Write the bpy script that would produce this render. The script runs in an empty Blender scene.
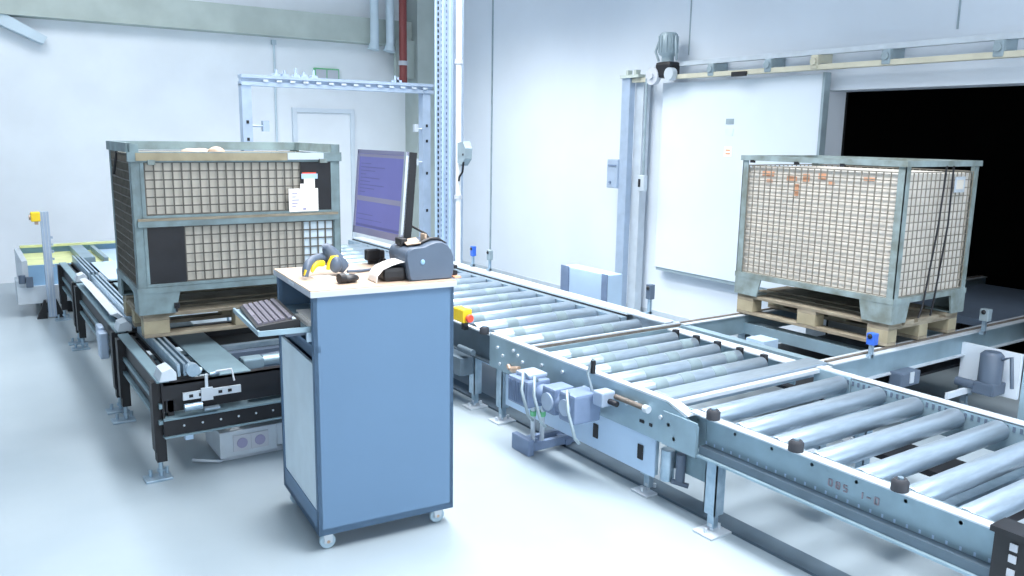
import bpy, math, random
from mathutils import Vector, Matrix
random.seed(7)
C = bpy.context.scene.collection
R = math.radians
# ---------------------------------------------------------------- camera
FOC, YAW, PITCH, ROLL, CAMH = 825.735, 0.594, 0.183, 0.016, 1.832
f = Vector((math.sin(YAW)*math.cos(PITCH), math.cos(YAW)*math.cos(PITCH), -math.sin(PITCH)))
r0 = Vector((math.cos(YAW), -math.sin(YAW), 0)); u0 = r0.cross(f)
rr = r0*math.cos(ROLL) + u0*math.sin(ROLL); uu = -r0*math.sin(ROLL) + u0*math.cos(ROLL)
cd = bpy.data.cameras.new('camera'); cam = bpy.data.objects.new('camera', cd); C.objects.link(cam)
cd.sensor_width = 36; cd.lens = FOC/1024*36; cd.clip_start = .05
m = Matrix((rr, uu, -f)).transposed().to_4x4(); m.translation = (0, 0, CAMH)
cam.matrix_world = m
bpy.context.scene.camera = cam
# ---------------------------------------------------------------- light
w = bpy.data.worlds.new('world'); bpy.context.scene.world = w; w.use_nodes = True
w.node_tree.nodes['Background'].inputs[0].default_value = (.75, .87, 1, 1)
w.node_tree.nodes['Background'].inputs[1].default_value = .3
def area(name, loc, sx, sy, power, col=(1, 1, 1), rot=(0, 0, 0)):
    l = bpy.data.lights.new(name, 'AREA'); l.shape = 'RECTANGLE'; l.size = sx; l.size_y = sy; l.energy = power; l.color = col
    o = bpy.data.objects.new(name, l); C.objects.link(o); o.location = loc; o.rotation_euler = rot; return o
for loc, sx, sy, pw, col, spr in (
        ((1.0, 7.8, 4.7), 3, 2.5, 175, (.97, .985, 1), 180), ((2.45, 4.2, 4.7), .8, 7.5, 320, (1, .985, .985), 124),
        ((4.2, 7.4, 4.1), .8, 4, 150, (1, .975, .92), 118), ((2.6, 0.9, 4.7), 3, 1.6, 150, (.985, .98, 1), 120)):
    area('hall_lamp_row', loc, sx, sy, pw, col).data.spread = R(spr)
# added fill light behind the viewer, for faces turned to the camera
area('front_fill', (1.0, -2.9, 2.4), 7, 2.2, 265, (.94, .98, 1), (R(90), 0, 0))
vs = bpy.context.scene.view_settings
vs.view_transform = 'Standard'; vs.look = 'None'; vs.gamma = 1; vs.use_curve_mapping = False; vs.exposure = 0.0

# ---------------------------------------------------------------- materials
def srgb(c):
    return tuple((x/255/12.92 if x/255 <= .04045 else ((x/255+.055)/1.055)**2.4) for x in c)
MATS = {}
def mat(name, col, rough=.5, metal=0, var=.06, scale=8, bump=0, col2=None, stretch=(1, 1, 1), emit=0):
    if name in MATS: return MATS[name]
    m = bpy.data.materials.new(name); m.use_nodes = True; nt = m.node_tree; N = nt.nodes; L = nt.links
    b = N['Principled BSDF']; b.inputs['Roughness'].default_value = rough; b.inputs['Metallic'].default_value = metal
    c = srgb(col); d = srgb(col2) if col2 else tuple(max(0, x*(1-var*3)) for x in c)
    tc = N.new('ShaderNodeTexCoord'); mp = N.new('ShaderNodeMapping'); mp.inputs['Scale'].default_value = stretch
    no = N.new('ShaderNodeTexNoise'); no.inputs['Scale'].default_value = scale; no.inputs['Detail'].default_value = 5
    cr = N.new('ShaderNodeValToRGB'); cr.color_ramp.elements[0].position = .35; cr.color_ramp.elements[1].position = .68
    cr.color_ramp.elements[0].color = (*d, 1); cr.color_ramp.elements[1].color = (*c, 1)
    L.new(tc.outputs['Object'], mp.inputs[0]); L.new(mp.outputs[0], no.inputs['Vector'])
    L.new(no.outputs['Fac'], cr.inputs[0]); L.new(cr.outputs[0], b.inputs['Base Color'])
    if bump:
        bp = N.new('ShaderNodeBump'); bp.inputs['Strength'].default_value = bump; bp.inputs['Distance'].default_value = .02
        L.new(no.outputs['Fac'], bp.inputs['Height']); L.new(bp.outputs[0], b.inputs['Normal'])
    if emit:
        L.new(cr.outputs[0], b.inputs['Emission Color']); b.inputs['Emission Strength'].default_value = emit
    MATS[name] = m; return m
M = dict(
 floor=mat('epoxy_floor', (158, 172, 181), .28, 0, .05, 1.1, col2=(146, 161, 171)),
 wall=mat('painted_wall', (228, 235, 242), .8, 0, .02, 2),
 wallr=mat('panel_wall', (208, 218, 230), .7, 0, .02, 1.2),
 ceil=mat('ceiling_paint', (205, 215, 222), .8, 0, .03, 2),
 beam=mat('concrete_beam', (182, 194, 190), .8, 0, .05, 3, .1),
 col=mat('column_concrete', (176, 188, 186), .8, 0, .04, 3, .1),
 dark=mat('black_steel', (30, 32, 38), .5, .2, .1, 9),
 black=mat('black_plastic', (26, 28, 34), .45, 0, .1, 20),
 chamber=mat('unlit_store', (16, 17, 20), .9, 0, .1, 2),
 steel=mat('galvanised_steel', (170, 190, 205), .38, .65, .07, 14, .05, col2=(140, 164, 182)),
 roller=mat('zinc_roller', (158, 176, 192), .33, .6, .05, 10, .03, stretch=(1, 6, 6)),
 grey_band=mat('grey_roller_band', (140, 160, 168), .45, .4, .06, 10),
 rail=mat('rail_steel', (148, 174, 188), .42, .45, .06, 6, .05),
 railw=mat('light_rail', (196, 207, 217), .45, .3, .04, 8),
 blueal=mat('blue_aluminium', (172, 190, 212), .4, .4, .05, 7),
 skirt=mat('light_blue_cover', (178, 204, 230), .4, .1, .03, 3),
 cart=mat('blue_powder_coat', (88, 118, 148), .5, 0, .015, 2),
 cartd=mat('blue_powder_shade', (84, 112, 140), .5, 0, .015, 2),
 white=mat('white_laminate', (184, 190, 200), .45, 0, .01, 4),
 top=mat('beech_worktop', (190, 168, 148), .5, 0, .02, 9, stretch=(6, 1, 1)),
 door=mat('fire_door_sheet', (206, 218, 230), .55, 0, .015, 2),
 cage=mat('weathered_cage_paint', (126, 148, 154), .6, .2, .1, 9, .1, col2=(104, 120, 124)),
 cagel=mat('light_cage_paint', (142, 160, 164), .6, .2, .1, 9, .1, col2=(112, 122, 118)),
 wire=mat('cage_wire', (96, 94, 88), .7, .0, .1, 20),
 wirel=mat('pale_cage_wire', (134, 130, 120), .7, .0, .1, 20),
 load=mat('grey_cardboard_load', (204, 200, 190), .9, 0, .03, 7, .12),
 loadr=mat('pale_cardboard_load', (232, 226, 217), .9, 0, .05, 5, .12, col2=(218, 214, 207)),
 loadb=mat('pale_blue_sheet', (206, 222, 232), .7, 0, .03, 6),
 orange=mat('orange_print', (226, 170, 136), .8, 0, .04, 9),
 wood=mat('pallet_wood', (150, 143, 126), .85, 0, .1, 7, .3, col2=(116, 108, 94), stretch=(1, 1, 5)),
 woodl=mat('pallet_wood_pale', (162, 154, 130), .85, 0, .08, 9, .2),
 yellow=mat('safety_yellow', (240, 205, 40), .5, 0, .02, 9),
 red=mat('signal_red', (232, 82, 60), .45, 0, .02, 9),
 pipe=mat('red_pipe_paint', (132, 62, 60), .5, 0, .04, 9),
 chalk=mat('red_chalk', (158, 150, 160), .8, 0, .1, 60),
 pipew=mat('white_pipe_plastic', (232, 234, 236), .5, 0, .02, 9),
 duct=mat('duct_sheet', (196, 214, 226), .6, .1, .03, 4),
 green=mat('exit_green', (110, 190, 140), .6, 0, .02, 9),
 belt=mat('lime_belt', (208, 216, 160), .6, 0, .06, 8),
 binb=mat('blue_side_panel', (140, 180, 214), .5, 0, .04, 5),
 blue=mat('reflector_blue', (50, 100, 200), .4, 0, .02, 9),
 grey=mat('device_grey', (82, 97, 116), .5, 0, .03, 9),
 greyl=mat('light_grey_casting', (150, 168, 178), .5, .2, .06, 9),
 motor=mat('motor_blue_grey', (114, 134, 164), .5, .1, .05, 12),
 paper=mat('paper', (244, 240, 236), .8, 0, .01, 9),
 ink=mat('faint_ink', (150, 150, 180), .8, 0, .01, 9),
 key=mat('key_caps', (112, 110, 124), .5, 0, .05, 30),
 screen=mat('screen_glow', (110, 112, 176), .4, 0, .02, 3, emit=.42, col2=(104, 106, 166)),
 screenb=mat('screen_band', (134, 134, 160), .4, 0, .02, 3, emit=.4),
 screent=mat('screen_text', (94, 96, 150), .4, 0, .02, 3, emit=.36),
 alu=mat('track_cream', (204, 202, 184), .5, .2, .05, 8),
 rubber=mat('rubber', (42, 46, 54), .7, 0, .05, 20),
 wheel=mat('grey_caster_tyre', (160, 184, 200), .5, 0, .03, 20),
 tchain=mat('chain_brown', (112, 106, 100), .6, .2, .1, 20),
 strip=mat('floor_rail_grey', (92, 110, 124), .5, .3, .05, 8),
 pink=mat('copper_bits', (206, 180, 160), .4, .5, .1, 20),
 plate=mat('cover_plate', (120, 146, 158), .5, .2, .06, 6),
)
# ---------------------------------------------------------------- mesh builder
class MB:
    def __init__(s): s.v = []; s.f = []; s.m = []; s.sm = []
    def add(s, vs, fs, mi=0, smooth=False):
        o = len(s.v); s.v += [Vector(v) for v in vs]
        for q in fs: s.f.append(tuple(o+i for i in q)); s.m.append(mi); s.sm.append(smooth)
        return s
    def box(s, x0, x1, y0, y1, z0, z1, mi=0, c=0):
        """box with optional chamfer of all edges c"""
        if x0 > x1: x0, x1 = x1, x0
        if y0 > y1: y0, y1 = y1, y0
        if z0 > z1: z0, z1 = z1, z0
        if not c:
            v = [(x, y, z) for z in (z0, z1) for y in (y0, y1) for x in (x0, x1)]
            return s.add(v, [(0, 2, 3, 1), (4, 5, 7, 6), (0, 1, 5, 4), (2, 6, 7, 3), (0, 4, 6, 2), (1, 3, 7, 5)], mi)
        c = min(c, (x1-x0)*.45, (y1-y0)*.45, (z1-z0)*.45)
        import bmesh
        bm = bmesh.new(); bmesh.ops.create_cube(bm, size=1)
        for q in bm.verts:
            q.co = Vector(((x0+x1)/2+q.co.x*(x1-x0), (y0+y1)/2+q.co.y*(y1-y0), (z0+z1)/2+q.co.z*(z1-z0)))
        bmesh.ops.bevel(bm, geom=list(bm.edges), offset=c, segments=2, profile=.6, affect='EDGES')
        bm.verts.index_update()
        s.add([q.co.copy() for q in bm.verts], [[q.index for q in fa.verts] for fa in bm.faces], mi); bm.free(); return s
    def prism(s, pts, axis, a, b, mi=0, smooth=False):
        """polygon pts (2D) extruded along axis from a to b; pts order: x->(y,z) y->(x,z) z->(x,y)"""
        def P(p, t):
            return (t, p[0], p[1]) if axis == 'x' else (p[0], t, p[1]) if axis == 'y' else (p[0], p[1], t)
        n = len(pts); v = [P(p, a) for p in pts] + [P(p, b) for p in pts]
        area2 = sum(pts[i][0]*pts[(i+1) % n][1]-pts[(i+1) % n][0]*pts[i][1] for i in range(n))
        s.add(v, [tuple(range(n)), tuple(range(2*n-1, n-1, -1))], mi)
        s.add(v, [(i, (i+1) % n, n+(i+1) % n, n+i) for i in range(n)], mi, smooth); return s
    def tube(s, pts, rad, n=12, mi=0, cap=True, sq=1.0):
        pts = [Vector(p) for p in pts]
        if not isinstance(rad, (list, tuple)): rad = [rad]*len(pts)
        rings = []; up = None
        for i, p in enumerate(pts):
            t = (pts[min(i+1, len(pts)-1)]-pts[max(i-1, 0)]).normalized()
            if up is None:
                up = Vector((0, 0, 1)) if abs(t.z) < .9 else Vector((1, 0, 0))
            a = t.cross(up).normalized(); b = a.cross(t).normalized(); up = b
            rings.append([p+(a*math.cos(k*2*math.pi/n)+b*sq*math.sin(k*2*math.pi/n))*rad[i] for k in range(n)])
        v = [q for r_ in rings for q in r_]; fs = []
        for i in range(len(pts)-1):
            for k in range(n): fs.append((i*n+k, i*n+(k+1) % n, (i+1)*n+(k+1) % n, (i+1)*n+k))
        s.add(v, fs, mi, True)
        if cap:
            s.add(rings[0], [tuple(range(n-1, -1, -1))], mi); s.add(rings[-1], [tuple(range(n))], mi)
        return s
    def bar(s, p, q, w, h=None, mi=0):
        """square bar between points p,q"""
        h = h or w; p = Vector(p); q = Vector(q); t = (q-p).normalized()
        up = Vector((0, 0, 1)) if abs(t.z) < .95 else Vector((0, 1, 0))
        a = t.cross(up).normalized()*w/2; b = a.cross(t).normalized()*h/2
        v = [p-a-b, p+a-b, p+a+b, p-a+b, q-a-b, q+a-b, q+a+b, q-a+b]
        return s.add(v, [(0, 3, 2, 1), (4, 5, 6, 7), (0, 1, 5, 4), (1, 2, 6, 5), (2, 3, 7, 6), (3, 0, 4, 7)], mi)
    def ball(s, c, rx, ry, rz, mi=0, n=14, k=8):
        v = []; fs = []
        for i in range(k+1):
            t = math.pi*i/k
            for j in range(n):
                a = 2*math.pi*j/n; v.append((c[0]+rx*math.sin(t)*math.cos(a), c[1]+ry*math.sin(t)*math.sin(a), c[2]+rz*math.cos(t)))
        for i in range(k):
            for j in range(n): fs.append((i*n+j, (i+1)*n+j, (i+1)*n+(j+1) % n, i*n+(j+1) % n))
        return s.add(v, fs, mi, True)
    def build(s, name, mats, parent=None, world=False, label=None):
        if not isinstance(mats, (list, tuple)): mats = [mats]
        sh = Vector((0, 0, 0))
        if world and parent is not None:
            q = parent
            while q is not None: sh += q.location; q = q.parent
        me = bpy.data.meshes.new(name)
        me.from_pydata([v-sh for v in s.v], [], s.f)
        for x in mats: me.materials.append(x)
        for p, mi, sm in zip(me.polygons, s.m, s.sm): p.material_index = mi; p.use_smooth = sm
        import bmesh
        bm = bmesh.new(); bm.from_mesh(me); bmesh.ops.recalc_face_normals(bm, faces=bm.faces); bm.to_mesh(me); bm.free()
        me.update()
        o = bpy.data.objects.new(name, me); C.objects.link(o)
        if parent is not None: o.parent = parent
        if label: o['label'] = label
        return o
def split_build(q, name, mats, parent=None, world=False, label=None):
    """one object per connected piece of q"""
    par = list(range(len(q.v)))
    def find(a):
        while par[a] != a: par[a] = par[par[a]]; a = par[a]
        return a
    key = {}
    for i, v in enumerate(q.v):
        k = (round(v.x, 5), round(v.y, 5), round(v.z, 5))
        if k in key: par[find(i)] = find(key[k])
        else: key[k] = i
    for fa in q.f:
        for i in fa[1:]: par[find(i)] = find(fa[0])
    groups = {}
    for n_, fa in enumerate(q.f): groups.setdefault(find(fa[0]), []).append(n_)
    out = []
    for g in groups.values():
        p = MB(); ids = {}
        for n_ in g:
            fa = []
            for i in q.f[n_]:
                if i not in ids: ids[i] = len(p.v); p.v.append(q.v[i])
                fa.append(ids[i])
            p.f.append(tuple(fa)); p.m.append(q.m[n_]); p.sm.append(q.sm[n_])
        out.append(p.build(name, mats, parent, world, label))
    return out
def thing(name, label, cat, loc=(0, 0, 0), rz=0, group=None):
    o = bpy.data.objects.new(name, None); C.objects.link(o); o.empty_display_size = .1
    o.location = loc; o.rotation_euler = (0, 0, rz); o['label'] = label; o['category'] = cat
    if group: o['group'] = group
    return o
def tag(o, label, cat, group=None):
    o['label'] = label; o['category'] = cat
    if group: o['group'] = group
    return o
def struct(name, mb, mt, label=None, cat=None):
    o = mb.build(name, mt); o['kind'] = 'structure'
    o['label'] = label or name.replace('_', ' '); o['category'] = cat or name.split('_')[0]
    return o

# ================================================================ SETTING
XW, YB = 6.0, 11.4
struct('floor', MB().box(-4, 10.5, -3, YB+.3, -.2, 0), M['floor'], 'pale blue-grey sealed factory floor under all the conveyors', 'floor')
struct('ceiling', MB().box(-4, 10.5, -3, YB+.3, 5.6, 5.8), M['ceil'], 'pale hall ceiling above the conveyors', 'ceiling')
struct('wall_back', MB().box(-4, XW+.3, YB, YB+.3, 0, 5.6), M['wall'], 'white back wall behind the stacked pallet cage and portal', 'wall')
struct('wall_left', MB().box(-4.2, -4, -3, YB+.3, 0, 5.6), M['wall'], 'white side wall beyond the left edge', 'wall')
struct('wall_front', MB().box(-4, 10.5, -3.2, -3, 0, 5.6), M['wall'], 'white wall behind the viewer', 'wall')
OY0, OY1, OZ0, OZ1, TH = 2.3, 4.34, 0.0, 2.23, .28
wr = MB()
wr.box(XW, XW+TH, OY1, YB, 0, 5.6); wr.box(XW, XW+TH, -3, OY0, 0, 5.6); wr.box(XW, XW+TH, OY0, OY1, OZ1, 5.6)
struct('wall_right', wr, M['wallr'], 'pale blue panel wall with the dark conveyor opening', 'wall')
jt = MB()
for yj in (9.42,): jt.box(XW-.012, XW, yj-.012, yj+.012, 0, 5.6)
for yj in (5.9, 3.3, 2.75): jt.box(XW-.006, XW, yj-.006, yj+.006, 2.62, 5.6)
struct('trim_1', jt, M['greyl'], 'vertical joint strips on the pale panel wall', 'trim')
struct('trim_2', MB().box(XW-.012, XW, OY1+.02, YB, 0, .05), M['railw'], 'low skirting at the foot of the panel wall', 'trim')
# dark store room behind opening
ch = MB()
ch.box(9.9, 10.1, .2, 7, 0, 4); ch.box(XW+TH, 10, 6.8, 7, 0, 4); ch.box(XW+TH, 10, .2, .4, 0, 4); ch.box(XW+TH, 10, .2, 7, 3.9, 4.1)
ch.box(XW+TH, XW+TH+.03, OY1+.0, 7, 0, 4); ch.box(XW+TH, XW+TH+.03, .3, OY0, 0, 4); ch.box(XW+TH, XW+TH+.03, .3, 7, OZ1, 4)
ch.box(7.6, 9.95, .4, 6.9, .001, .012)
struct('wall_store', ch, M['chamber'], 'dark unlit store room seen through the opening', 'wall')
# concrete beam + column
bm_ = MB(); bm_.box(-1.5, 5.72, YB-.22, YB-.001, 3.10, 3.42); bm_.box(-1.5, 5.72, YB-.235, YB-.001, 3.075, 3.099)
struct('trim_3', bm_, M['beam'], 'grey-green concrete beam across the top of the back wall', 'beam')
hb = MB(); hb.prism([(.35, 3.1), (.62, 3.1), (1.05, 2.86), (1.0, 2.78), (.55, 2.98), (.3, 3.05)], 'y', YB-.2, YB-.02)
struct('trim_4', hb, M['duct'], 'pale slanted haunch below the left end of the beam', 'trim')
cl = MB(); cl.box(5.72, XW, YB-.4, YB, 0, 5.6); cl.box(5.42, 5.719, YB-.3, YB-.24, 2.62, 3.15, 1)
struct('trim_5', cl, [M['col'], M['beam']], 'grey concrete column in the far room corner', 'column')
# white personnel door on back wall
d2 = MB(); d2.box(3.97, 4.03, YB-.05, YB, 0, 2.16); d2.box(4.82, 4.88, YB-.05, YB, 0, 2.16); d2.box(4.031, 4.819, YB-.05, YB, 2.1, 2.16)
d2.box(4.031, 4.819, YB-.025, YB, 0, 2.099, 1)
struct('door_1', d2, [M['door'], M['wall']], 'white door in the back wall behind the portal frame', 'door')
# exit sign
es = thing('exit_sign', 'small green and white escape sign on the back wall above the portal beam', 'sign', (4.43, YB, 2.66))
MB().box(4.3, 4.66, YB-.05, YB-.001, 2.56, 2.71).build('sign_plate', M['green'], es, True)
MB().box(4.32, 4.47, YB-.056, YB-.049, 2.57, 2.69).box(4.485, 4.645, YB-.056, YB-.049, 2.57, 2.69).build('pictogram', M['white'], es, True)
tag(MB().tube([(3.75, YB-.02, 3.02), (3.74, YB-.02, 0.1)], .014).box(3.715, 3.775, YB-.05, YB, 2.98, 3.04).build('conduit', M['duct']), 'thin grey conduit running down the white back wall', 'conduit')
# ducts and pipes by the column
for (x, zb, g) in ((5.07, 2.98, 'left'), (5.31, 2.97, 'right')):
    d = MB(); d.tube([(x, YB-.36, 5.55), (x, YB-.36, zb+.1)], .06, 16); d.tube([(x, YB-.36, zb+.1), (x-.02, YB-.36, zb)], [.06, .085], 16)
    tag(d.build('air_duct', M['duct']), 'pale blue round duct hanging from above, %s of the pair' % g, 'duct')
rp = thing('red_pipe', 'red sprinkler pipe coming down beside the concrete column', 'pipe', (5.44, YB-.5, 2.5))
MB().tube([(5.44, YB-.5, 5.55), (5.44, YB-.5, 2.62), (5.43, YB-.5, 2.55)], [.055, .055, .065]).tube([(5.44, YB-.5, 2.6), (5.34, YB-.5, 2.54)], .05).build('pipe', M['pipe'], rp, True)
MB().tube([(5.44, YB-.5, 2.78), (5.44, YB-.5, 2.84)], .068).build('clamp', M['white'], rp, True)
MB().tube([(5.33, YB-.5, 2.545), (5.31, YB-.5, 2.53)], .045).build('coupling', M['black'], rp, True)

# ================================================================ PORTAL, SLOTTED POST
pt = thing('portal_frame', 'blue-grey aluminium portal frame straddling the far end of the roller line', 'frame', (2.33, 8, 0))
for x in (2.345, 4.24):
    q = MB(); q.box(x-.045, x+.045, 7.95, 8.05, .01, 2.26)
    for z in (.6, 1.0, 1.4, 1.74, 1.9): q.box(x-.012, x+.012, 7.945, 7.95, z, z+.03, 1)
    q.box(x-.09, x+.09, 7.9, 8.1, 0, .012); q.build('upright', [M['blueal'], M['dark']], pt, True)
q = MB(); q.box(2.3, 4.32, 7.94, 8.06, 2.25, 2.285); q.box(2.3, 4.32, 7.97, 8.03, 2.285, 2.32); q.box(2.3, 4.32, 7.94, 8.06, 2.32, 2.35)
for i in range(14): q.box(2.5+i*.13, 2.55+i*.13, 7.93, 7.94, 2.29, 2.31, 1)
q.build('crossbeam', [M['blueal'], M['railw']], pt, True)
q = MB()
for x in (2.65, 2.73, 2.84, 2.92, 3.02, 3.9, 3.93): q.tube([(x, 8, 2.34), (x, 8, 2.4+random.random()*.05)], .012); q.box(x-.03, x+.03, 7.97, 8.03, 2.34, 2.375)
q.build('cable_clips', M['blueal'], pt, True)
q = MB(); q.tube([(2.39, 7.98, 1.88), (2.5, 7.98, 1.88)], .01); q.box(2.49, 2.55, 7.95, 8.01, 1.83, 1.93); q.build('sensor', M['blueal'], pt, True)
q = MB(); q.tube([(2.39, 7.98, 1.47), (2.46, 7.98, 1.5)], .01); q.box(2.45, 2.52, 7.95, 8.01, 1.44, 1.56); q.build('sensor', M['motor'], pt, True)
q = MB(); q.box(4.1, 4.14, 7.95, 8.0, 1.85, 1.93); q.tube([(4.14, 7.98, 1.88), (4.2, 7.98, 1.88)], .01); q.box(4.1, 4.14, 7.95, 8.0, 1.5, 1.57); q.tube([(4.14, 7.98, 1.53), (4.2, 7.98, 1.53)], .01); q.build('sensor', M['railw'], pt, True)

sp = thing('slotted_post', 'tall blue-grey slotted steel upright rising behind the printer', 'post', (4.18, 7.5, 0))
q = MB(); q.box(4.13, 4.145, 7.2, 7.55, 0, 4.6); q.box(4.146, 4.25, 7.53, 7.549, 0, 4.6); q.box(4.146, 4.25, 7.201, 7.22, 0, 4.6)
q.build('channel', M['blueal'], sp, True)
q = MB()
for i in range(76):
    z = .5+i*.054
    q.box(4.124, 4.13, 7.485, 7.502, z, z+.03, 0); q.box(4.124, 4.13, 7.42, 7.435, z+.02, z+.045, 1); q.box(4.124, 4.13, 7.32, 7.33, z+.01, z+.035, 1)
q.build('slots', [M['dark'], M['motor']], sp, True)
q = MB(); q.box(4.118, 4.13, 7.37, 7.405, 0, 4.6); q.box(4.118, 4.13, 7.23, 7.26, 0, 4.6); q.box(4.118, 4.13, 7.515, 7.55, 0, 4.6); q.build('edge_strips', M['skirt'], sp, True)
MB().box(4.08, 4.3, 7.19, 7.6, 0, .015).build('base_plate', M['steel'], sp, True)
wp = thing('white_pipe', 'thin white plastic pipe running down beside the slotted post', 'pipe', (4.148, 7.12, 0))
MB().tube([(4.148, 7.12, 0), (4.148, 7.12, 5.6)], .027).build('pipe', M['pipew'], wp, True)
for zc_ in (1.2, 2.5): MB().tube([(4.148, 7.12, zc_), (4.148, 7.12, zc_+.04)], .04).build('clip', M['white'], wp, True)
sb = thing('junction_box', 'small grey box with dark cable fixed beside the white pipe', 'box', (4.15, 7.05, 1.6))
MB().prism([(7.093, 1.56), (7.093, 1.75), (6.99, 1.765), (6.945, 1.70), (6.95, 1.6), (7.03, 1.53)], 'x', 4.12, 4.2).build('housing', M['greyl'], sb, True)
MB().tube([(4.13, 6.99, 1.57), (4.13, 7.01, 1.47), (4.13, 7.07, 1.42), (4.13, 7.08, 1.38)], .01).build('cable', M['dark'], sb, True)
MB().ball((4.12, 6.985, 1.64), .008, .012, .012).build('gland', M['dark'], sb, True)

# ================================================================ FIRE DOOR
dr = thing('sliding_fire_door', 'large pale grey sliding door panel hanging left of the dark opening', 'door', (5.87, 5.15, .5))
MB().box(5.90, 5.96, 4.30, 6.13, .53, 2.36, 0, .006).build('panel', M['door'], dr, True)
MB().box(5.893, 5.965, 4.275, 4.299, .5, 2.37).build('edge_profile', M['greyl'], dr, True)
MB().box(5.91, 5.955, 4.31, 6.12, .5, .529).build('bottom_strip', M['greyl'], dr, True)  # grey strip along the lower edge of the panel
for (z0, z1, mm, n) in ((1.96, 2.01, 'greyl', 'sticker'), (1.86, 1.92, 'loadb', 'sticker'), (1.67, 1.76, 'orange', 'sticker')):
    q = MB(); q.box(5.896, 5.90, 5.2, 5.29, z0, z1); q.build(n, M['paper' if mm == 'orange' else mm], dr, True)
q = MB()
q.box(5.893, 5.896, 5.22, 5.27, 1.69, 1.705); q.box(5.893, 5.896, 5.22, 5.27, 1.72, 1.735); q.build('sticker_print', M['orange'], dr, True)
tk = thing('door_track', 'cream double rail with roller hangers above the sliding door', 'rail', (5.85, 4.6, 2.4))
q = MB(); q.box(5.84, 5.9, 1.9, 5.86, 2.505, 2.545); q.build('upper_rail', M['railw'], tk, True)
q = MB(); q.box(5.80, 5.88, 1.9, 5.86, 2.385, 2.425); q.build('lower_rail', M['alu'], tk, True)
for y in (5.42, 4.78, 4.32, 3.7, 2.9):
    q = MB(); q.box(5.79, 5.84, y-.035, y+.035, 2.39, 2.5, 0, .012); q.tube([(5.775, y, 2.45), (5.79, y, 2.45)], .028, 12); q.box(5.9, XW-.001, y-.02, y+.02, 2.44, 2.54); q.box(5.841, 5.9, y-.02, y+.02, 2.44, 2.504)
    q.build('hanger', M['greyl'] if y != 4.32 else M['alu'], tk, True)
q = MB(); q.box(5.78, 5.8, 5.0, 5.16, 2.37, 2.41); q.build('stop_plate', M['dark'], tk, True)
dm = thing('door_drive', 'grey upright motor at the left end of the door track', 'motor', (5.85, 5.95, 2.4))
q = MB(); q.tube([(5.82, 6.0, 2.55), (5.82, 6.0, 2.60), (5.82, 6.0, 2.62), (5.82, 6.0, 2.80), (5.82, 6.0, 2.82)], [.06, .06, .088, .088, .07], 18); q.build('motor_body', M['greyl'], dm, True)
q = MB()
for k in range(10):
    a = k*math.pi/5; q.box(5.82+.09*math.cos(a)-.005, 5.82+.09*math.cos(a)+.005, 6.0+.09*math.sin(a)-.005, 6.0+.09*math.sin(a)+.005, 2.63, 2.79)
q.build('cooling_fins', M['greyl'], dm, True)
MB().box(5.80, 5.85, 6.22, 6.475, 2.375, 2.415).build('mounting_rail', M['alu'], dm, True)
MB().box(5.75, 5.9, 5.9, 6.1, 2.4, 2.55, 0, .03).build('gearbox', M['dark'], dm, True)
MB().tube([(5.74, 6.13, 2.42), (5.79, 6.13, 2.42)], .085, 18).tube([(5.72, 6.13, 2.42), (5.745, 6.13, 2.42)], .03, 12).build('chain_wheel', M['white'], dm, True)
MB().tube([(5.74, 5.9, 2.43), (5.8, 5.9, 2.43)], .06, 18).build('belt_wheel', M['railw'], dm, True)
MB().tube([(5.8, 5.88, 2.78), (5.77, 5.85, 2.74), (5.77, 5.84, 2.62), (5.8, 5.86, 2.56)], .012).tube([(5.8, 6.1, 2.76), (5.78, 6.13, 2.65), (5.8, 6.1, 2.56)], .012).build('cable', M['greyl'], dm, True)
pc = thing('pull_switch', 'small white pendant switch hanging on a cord left of the sliding door', 'switch', (5.74, 6.15, 1.3))
MB().tube([(5.745, 6.2, 2.4), (5.745, 6.19, 1.46)], .013).build('cord', M['greyl'], pc, True)
MB().box(5.72, 5.77, 6.15, 6.24, 1.3, 1.46, 0, .01).build('switch_body', M['railw'], pc, True)
MB().box(5.715, 5.72, 6.2, 6.23, 1.34, 1.42).build('button', M['dark'], pc, True)
gp = thing('door_post', 'tall pale blue counterweight post at the left end of the door track', 'post', (5.85, 6.6, 0))
MB().box(5.78, 5.85, 6.48, 6.60, 0.012, 2.42).build('cover', M['blueal'], gp, True)
MB().box(5.86, 5.95, 6.36, 6.48, 0.012, 2.42).build('guide', M['railw'], gp, True)
MB().box(5.75, 5.97, 6.34, 6.63, 0, .012).build('base_plate', M['steel'], gp, True)
q = MB(); q.box(5.76, 5.97, 6.34, 6.62, 2.42, 2.45); q.box(5.8, 5.86, 6.54, 6.57, 2.45, 2.5); q.box(5.8, 5.86, 6.42, 6.45, 2.45, 2.5); q.build('cap', M['beam'], gp, True)
cb = thing('control_box', 'small pale blue control box fixed to the left side of the door post', 'box', (5.8, 6.68, 1.3))
MB().box(5.76, 5.86, 6.601, 6.77, 1.3, 1.6, 0, .01).build('housing', M['blueal'], cb, True)
MB().box(5.752, 5.76, 6.62, 6.75, 1.53, 1.545).tube([(5.75, 6.71, 1.36), (5.76, 6.71, 1.36)], .015).build('button', M['motor'], cb, True)

# low cabinet (barrier box) by the far rail
bc = thing('light_curtain_box', 'low pale blue cabinet standing behind the far roller rail', 'cabinet', (4.5, 5.5, 0))
MB().box(4.42, 4.58, 5.13, 5.75, .05, .705, 0, .006).build('body', M['skirt'], bc, True)
MB().box(4.41, 4.42, 5.65, 5.76, .05, .71).build('corner_strip', M['motor'], bc, True)
MB().box(4.41, 4.42, 5.13, 5.2, .05, .71).build('corner_strip', M['motor'], bc, True)
MB().box(4.45, 4.55, 5.2, 5.7, 0, .05).build('plinth', M['steel'], bc, True)

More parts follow.
